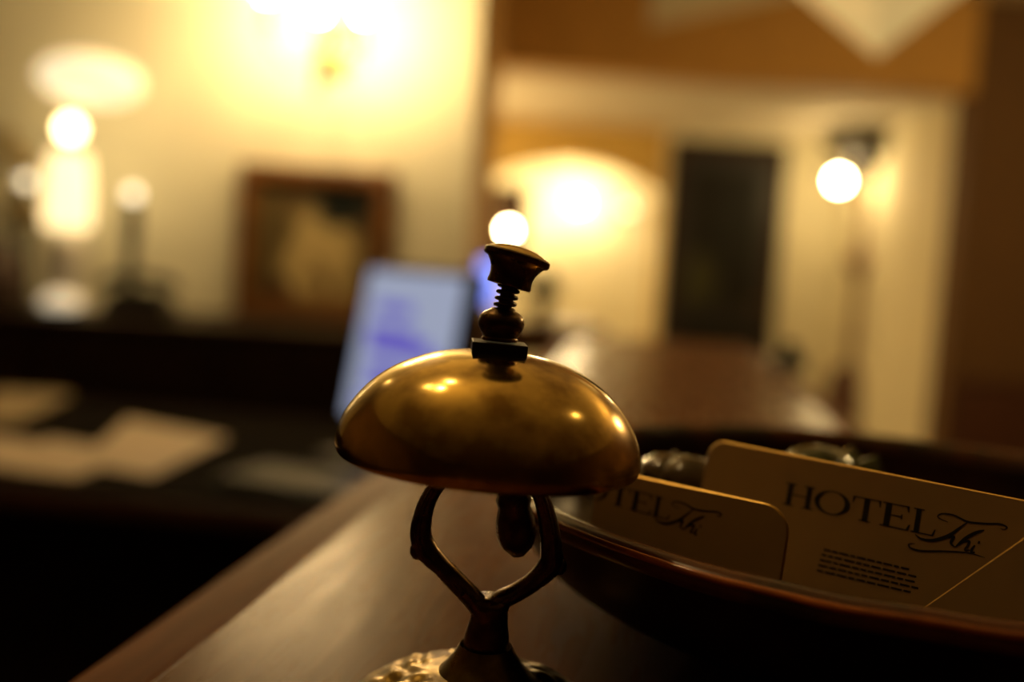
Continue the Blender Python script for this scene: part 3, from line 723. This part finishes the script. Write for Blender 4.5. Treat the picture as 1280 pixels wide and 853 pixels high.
mb.build('lamp_base', 'white_porcelain', tl_, smooth=True)
mb = MB(); t_ = rel(98, 130); mb.sweep([(a_.x, 0, b_.z), (a_.x + 0.005, 0, b_.z + 0.02), (t_.x, 0.03, t_.z + 0.02)], 0.006, 8); mb.build('lamp_stem', 'brass_lamp', tl_, smooth=True)

def candlestick(px, py, Y, label, r):
    top = P(px, py, Y); root = empty('candlestick', (top.x, top.y, cz), label, 'candlestick', 'candlesticks beside the table lamp')
    hh = top.z - cz
    mb = MB(); mb.lathe([(0, 0), (0.055, 0), (0.058, 0.01), (0.03, 0.025), (0.016, 0.05), (0.022, 0.09), (0.016, 0.13), (0.02, hh * 0.55), (0.028, hh * 0.75), (0.02, hh * 0.88), (0.03, hh - 0.035), (0.032, hh - 0.02), (0, hh - 0.02)], 20)
    mb.build('stick', 'black_metal', root, smooth=True)
    MB().ball((0, 0, hh), r, 16).build('glint_ball', 'bulb_glint', root, smooth='all')  # glowing ball added for a glint on the candlestick top
candlestick(166, 243, 3.2, 'dark candlestick with a small glowing ball for a glint, right of the glowing table lamp', 0.022)
candlestick(32, 226, 3.2, 'dark candlestick with a small glowing ball for a glint, left of the glowing table lamp', 0.020)
# brown vase with pale dried flowers, at the left edge
v0 = P(-8, 384, 3.02)
vase = empty('flower_vase', (v0.x, v0.y, cz), 'brown vase with pale dried flowers at the left picture edge', 'vase')
MB().lathe([(0, 0), (0.05, 0), (0.075, 0.05), (0.08, 0.10), (0.055, 0.17), (0.035, 0.2), (0.045, 0.22), (0.03, 0.2), (0, 0.19)], 24).build('vase_body', 'pot', vase, smooth=True)
M['dried'] = mat('dried_petal', (0.5, 0.38, 0.16), 0.8, var=0.3, scale=40)
for k in range(9):
    x, z = random.uniform(-0.11, 0.10), random.uniform(0.26, 0.50)
    s_ = MB().sweep([(0, 0, 0.19), (x * 0.5, 0, z * 0.6), (x, random.uniform(-0.05, 0.05), z)], 0.003, 6).build('flower_stem', 'pot', vase, smooth=True)
    mb = MB()
    for j in range(8):
        a = 2 * math.pi * j / 8
        mb.ball((x + 0.022 * math.cos(a), random.uniform(-0.03, 0.03), z + 0.022 * math.sin(a)), 0.019, 8)
    mb.build('flower_head', 'dried', s_, smooth='all')
# telephone, and a glowing ball added for the reflection on it
tp = P(150, 398, 2.99)
tel = empty('telephone', (tp.x + 0.03, 3.06, cz), 'black desk telephone on the cabinet below the glowing lamp', 'telephone')
mb = MB(); mb.prism([(-0.10, 0), (0.10, 0), (0.10, 0.03), (0.06, 0.075), (-0.06, 0.075), (-0.10, 0.03)], -0.05, 0.06); mb.build('phone_body', 'black', tel, bevel=0.006)
mb = MB(); mb.sweep([(-0.11, 0, 0.085), (-0.09, 0, 0.105), (0, 0, 0.118), (0.09, 0, 0.105), (0.11, 0, 0.085)], [0.02, 0.018, 0.014, 0.018, 0.02], 10); mb.build('handset', 'black', tel, smooth=True)
dsh = P(76, 378, 2.96)
M['glint_glow'] = emit('phone_glint_glow', (1.0, 0.86, 0.60), 0.62)
dish = empty('phone_glint', (dsh.x, dsh.y, cz), 'dim glowing ball added for a glint on the telephone below the glowing lamp', 'glint')
hz_ = dsh.z - cz
MB().lathe([(0, 0), (0.05, 0), (0.052, 0.01), (0.03, 0.02), (0.02, 0.03), (0.02, max(0.031, hz_ - 0.035)), (0, max(0.031, hz_ - 0.035))], 24).build('foot', 'black_metal', dish, smooth=True)
MB().ball((0, 0, hz_), 0.056, 20, 0.62).build('phone_glint_ball', 'glint_glow', dish, smooth='all')  # glows in place of a reflection off the telephone

# ------------------------------------------------------------------ console table in the passage, with plant and tablet
YK = 4.1
kz = P(700, 408, YK - 0.2).z
kx0, kx1 = XA + 0.02, P(752, 410, YK).x
con = empty('console_table', ((kx0 + kx1) / 2, YK, 0), 'brown console table in the passage behind the bell button', 'table')
wd = (kx1 - kx0) / 2
MB().box((-wd, -0.2, kz - 0.03), (wd, 0.2, kz)).build('table_top', 'frame_wood', con, bevel=0.004)
MB().box((-wd + 0.03, -0.17, kz - 0.13), (wd - 0.03, 0.17, kz - 0.03)).build('apron', 'red_wood', con)
for sx in (-1, 1):
    for sy in (-1, 1):
        x, y = sx * (wd - 0.04), sy * 0.15
        MB().lathe([(0, 0), (0.014, 0), (0.018, kz * 0.5), (0.025, kz - 0.13), (0, kz - 0.13)], 12, Matrix.Translation((x, y, 0))).build('leg', 'red_wood', con, smooth=True)
pp = P(678, 395, YK + 0.06)
pl = empty('potted_plant', (pp.x, pp.y, kz), 'small dark green plant in a pot on the console table, right of the bell button', 'plant')
MB().lathe([(0, 0), (0.032, 0), (0.042, 0.07), (0.045, 0.075), (0.038, 0.075), (0, 0.065)], 20).build('pot', 'pot', pl, smooth=True)
leaf_me = None
for k in range(34):
    a = random.uniform(0, 2 * math.pi); e = random.uniform(0.1, 1.2); l = random.uniform(0.09, 0.135)
    if leaf_me is None:
        mb = MB(); o_ = [(0, 0), (0.25, 0.16), (0.6, 0.2), (0.85, 0.1), (1, 0), (0.85, -0.1), (0.6, -0.2), (0.25, -0.16)]
        vs = [mb.bm.verts.new((x, y, -0.25 * x * x + 0.3 * abs(y))) for x, y in o_]; vb = [mb.bm.verts.new((x, y, -0.25 * x * x + 0.3 * abs(y) - 0.02)) for x, y in o_]
        mb.bm.faces.new(vs); mb.bm.faces.new(vb[::-1])
        for j in range(8): mb.bm.faces.new((vs[j], vb[j], vb[(j + 1) % 8], vs[(j + 1) % 8]))
        lo_ = mb.build('leaf', 'leaf', pl); leaf_me = lo_.data
    else:
        lo_ = bpy.data.objects.new('leaf', leaf_me); C.objects.link(lo_); lo_.parent = pl
    lo_.location = (0.012 * math.cos(a), 0.012 * math.sin(a), 0.08 + random.uniform(0, 0.05)); lo_.rotation_euler = (0, -e, a); lo_.scale = (l, l, l)
tb = P(613, 354, YK - 0.14)
tab = empty('tablet_stand', (tb.x + 0.0, tb.y, kz), 'small tablet with a blue lit screen standing behind the bell button', 'tablet')
hz_ = tb.z - kz
MB().box((-0.05, -0.006, hz_ - 0.105), (0.05, 0.006, hz_ + 0.105)).build('tablet_case', 'black', tab, bevel=0.003)
MB().box((-0.042, -0.008, hz_ - 0.09), (0.042, -0.0062, hz_ + 0.09)).build('tablet_screen', 'screen_blue', tab)
mb = MB(); mb.lathe([(0, 0), (0.05, 0), (0.05, 0.008), (0, 0.01)], 20); mb.sweep([(0, 0.012, 0.005), (0, 0.012, hz_)], 0.006, 8); mb.build('stand', 'black', tab)

# small dark bottle on the counter's far end
dd = PZ(986, 463, CT)
ink = empty('ink_bottle', (dd.x, dd.y, CT), 'small dark teal bottle on the far right corner of the counter', 'bottle')
MB().lathe([(0, 0), (0.024, 0), (0.026, 0.004), (0.026, 0.018), (0.018, 0.026), (0.011, 0.028), (0.011, 0.034), (0, 0.034)], 20).build('bottle_body', 'teal', ink, smooth=True)
MB().lathe([(0, 0.034), (0.013, 0.034), (0.013, 0.044), (0, 0.045)], 16).build('bottle_cap', 'black', ink, smooth=True)

# ------------------------------------------------------------------ lights and things in the farther rooms
def sconce(name, px, py, Y, ywall, m, r, label, plate='brass_lamp', ph_=0.1, pw_=0.04, off=0.0):
    b = P(px, py, Y); root = empty(name, (b.x, ywall - 0.003, b.z), label, 'wall lamp')
    MB().box((-pw_ + off, -0.02, -ph_), (pw_ + off, 0.0, ph_)).build('back_plate', plate, root, bevel=0.005)
    d_ = b.y - ywall
    mb = MB(); mb.sweep([(0, -0.015, -0.05), (0, d_ * 0.6, -0.10), (0, d_, -0.08), (0, d_, -r)], 0.009, 8)
    mb.lathe([(0, -r - 0.03), (0.025, -r - 0.02), (0.03, -r + 0.01), (0, -r + 0.012)], 14, Matrix.Translation((0, d_, 0)))
    mb.build('lamp_arm', 'brass_lamp', root, smooth=True)
    MB().ball((0, d_, 0), r, 16, 1.1).build('lamp_bulb', m, root, smooth='all')
sconce('wall_sconce', 724, 254, Y_D - 0.40, Y_D, 'bulb_arch', 0.045, 'brightest brass wall sconce, seen through the arch')
sconce('wall_sconce', 785, 262, Y_D - 0.16, Y_D, 'bulb_glint', 0.05, 'faint wall sconce right of the brightest one, seen through the arch')
sconce('wall_lantern', 636, 288, Y_D - 0.2, Y_D, 'bulb_far', 0.042, 'wall lantern with a dark wooden back plate, seen just above the bell button', 'dark_wood', 0.50, 0.20, 0.0)

# floor lamp with a dark dish shade and a globe bulb
YF = 8.0
ft = P(1086, 200, YF)
fl = empty('floor_lamp', (ft.x, ft.y, 0), 'tall floor lamp with a dark dish shade and one globe bulb by the cream wall', 'lamp')
hz_ = ft.z
MB().lathe([(0, hz_ - 0.18), (0.05, hz_ - 0.18), (0.13, hz_ - 0.10), (0.28, hz_ + 0.03), (0.37, hz_ + 0.14), (0.355, hz_ + 0.145), (0.25, hz_ + 0.04), (0, hz_ - 0.06)], 32).build('dish_shade', 'black', fl, smooth=True)
MB().lathe([(0, 0.02), (0.03, 0.02), (0.024, 0.5), (0.03, 0.75), (0.055, 0.80), (0.03, 0.86), (0.024, 1.2), (0.03, 1.30), (0.09, 1.36), (0.12, 1.42), (0.08, 1.48), (0.026, 1.54), (0.022, hz_ - 0.18), (0, hz_ - 0.18)], 16).build('pole', 'frame_wood', fl, smooth=True)
MB().lathe([(0, 0), (0.17, 0), (0.19, 0.05), (0.20, 0.30), (0.16, 0.50), (0.14, 0.56), (0.05, 0.60), (0, 0.60)], 24).build('pot_base', 'red_wood', fl, smooth=True)
gb = P(1049, 226, YF - 0.08) - Vector((ft.x, ft.y, 0))
ar = MB().sweep([(0, 0, hz_ - 0.28), (gb.x * 0.5, gb.y * 0.5, hz_ - 0.24), (gb.x, gb.y, gb.z - 0.08), (gb.x, gb.y, gb.z - 0.03)], 0.010, 8).build('side_arm', 'brass_lamp', fl, smooth=True)
MB().ball(gb, 0.055, 18).build('globe_bulb', 'bulb_floor', ar, smooth='all')

# pendant lantern: an inverted pyramid of cream glass, hung from the lobby ceiling
YT = 3.6
tp_ = P(1096, 70, YT)
lan = empty('pendant_lantern', (tp_.x, tp_.y, CEIL - 0.0005), 'cream glass pendant lantern whose pointed tip hangs into the top of the picture', 'lamp', rz=R(20))
t0 = tp_.z - CEIL
n_ = 4; s_ = 0.36; hgt = 0.30
mb = MB()
tip = mb.bm.verts.new((0, 0, t0)); rg = [mb.bm.verts.new((s_ * math.cos(2 * math.pi * k / 4 + R(45)), s_ * math.sin(2 * math.pi * k / 4 + R(45)), t0 + hgt)) for k in range(4)]
for k in range(4): mb.bm.faces.new((tip, rg[k], rg[(k + 1) % 4]))
mb.bm.faces.new(rg)
mb.build('glass_pyramid', 'lantern', lan)
mb = MB(); mb.sweep([(0, 0, t0 + hgt), (0, 0, -0.02)], 0.008, 8); mb.lathe([(0, -0.03), (0.06, -0.02), (0.06, 0), (0, 0)], 16); mb.build('hanging_rod', 'brass_lamp', lan)
# cream triangle added for a bright patch on the header wall
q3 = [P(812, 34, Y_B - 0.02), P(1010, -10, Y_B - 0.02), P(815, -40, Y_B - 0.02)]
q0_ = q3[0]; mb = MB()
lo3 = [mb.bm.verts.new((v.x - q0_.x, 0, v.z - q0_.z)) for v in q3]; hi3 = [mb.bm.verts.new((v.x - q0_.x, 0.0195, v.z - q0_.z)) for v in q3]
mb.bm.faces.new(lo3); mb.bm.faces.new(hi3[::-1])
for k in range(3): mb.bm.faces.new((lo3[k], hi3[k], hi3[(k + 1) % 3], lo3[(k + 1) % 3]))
struct('bright_patch', mb, 'plaster', 'added cream triangle for a bright patch on the ochre header').location = q0_
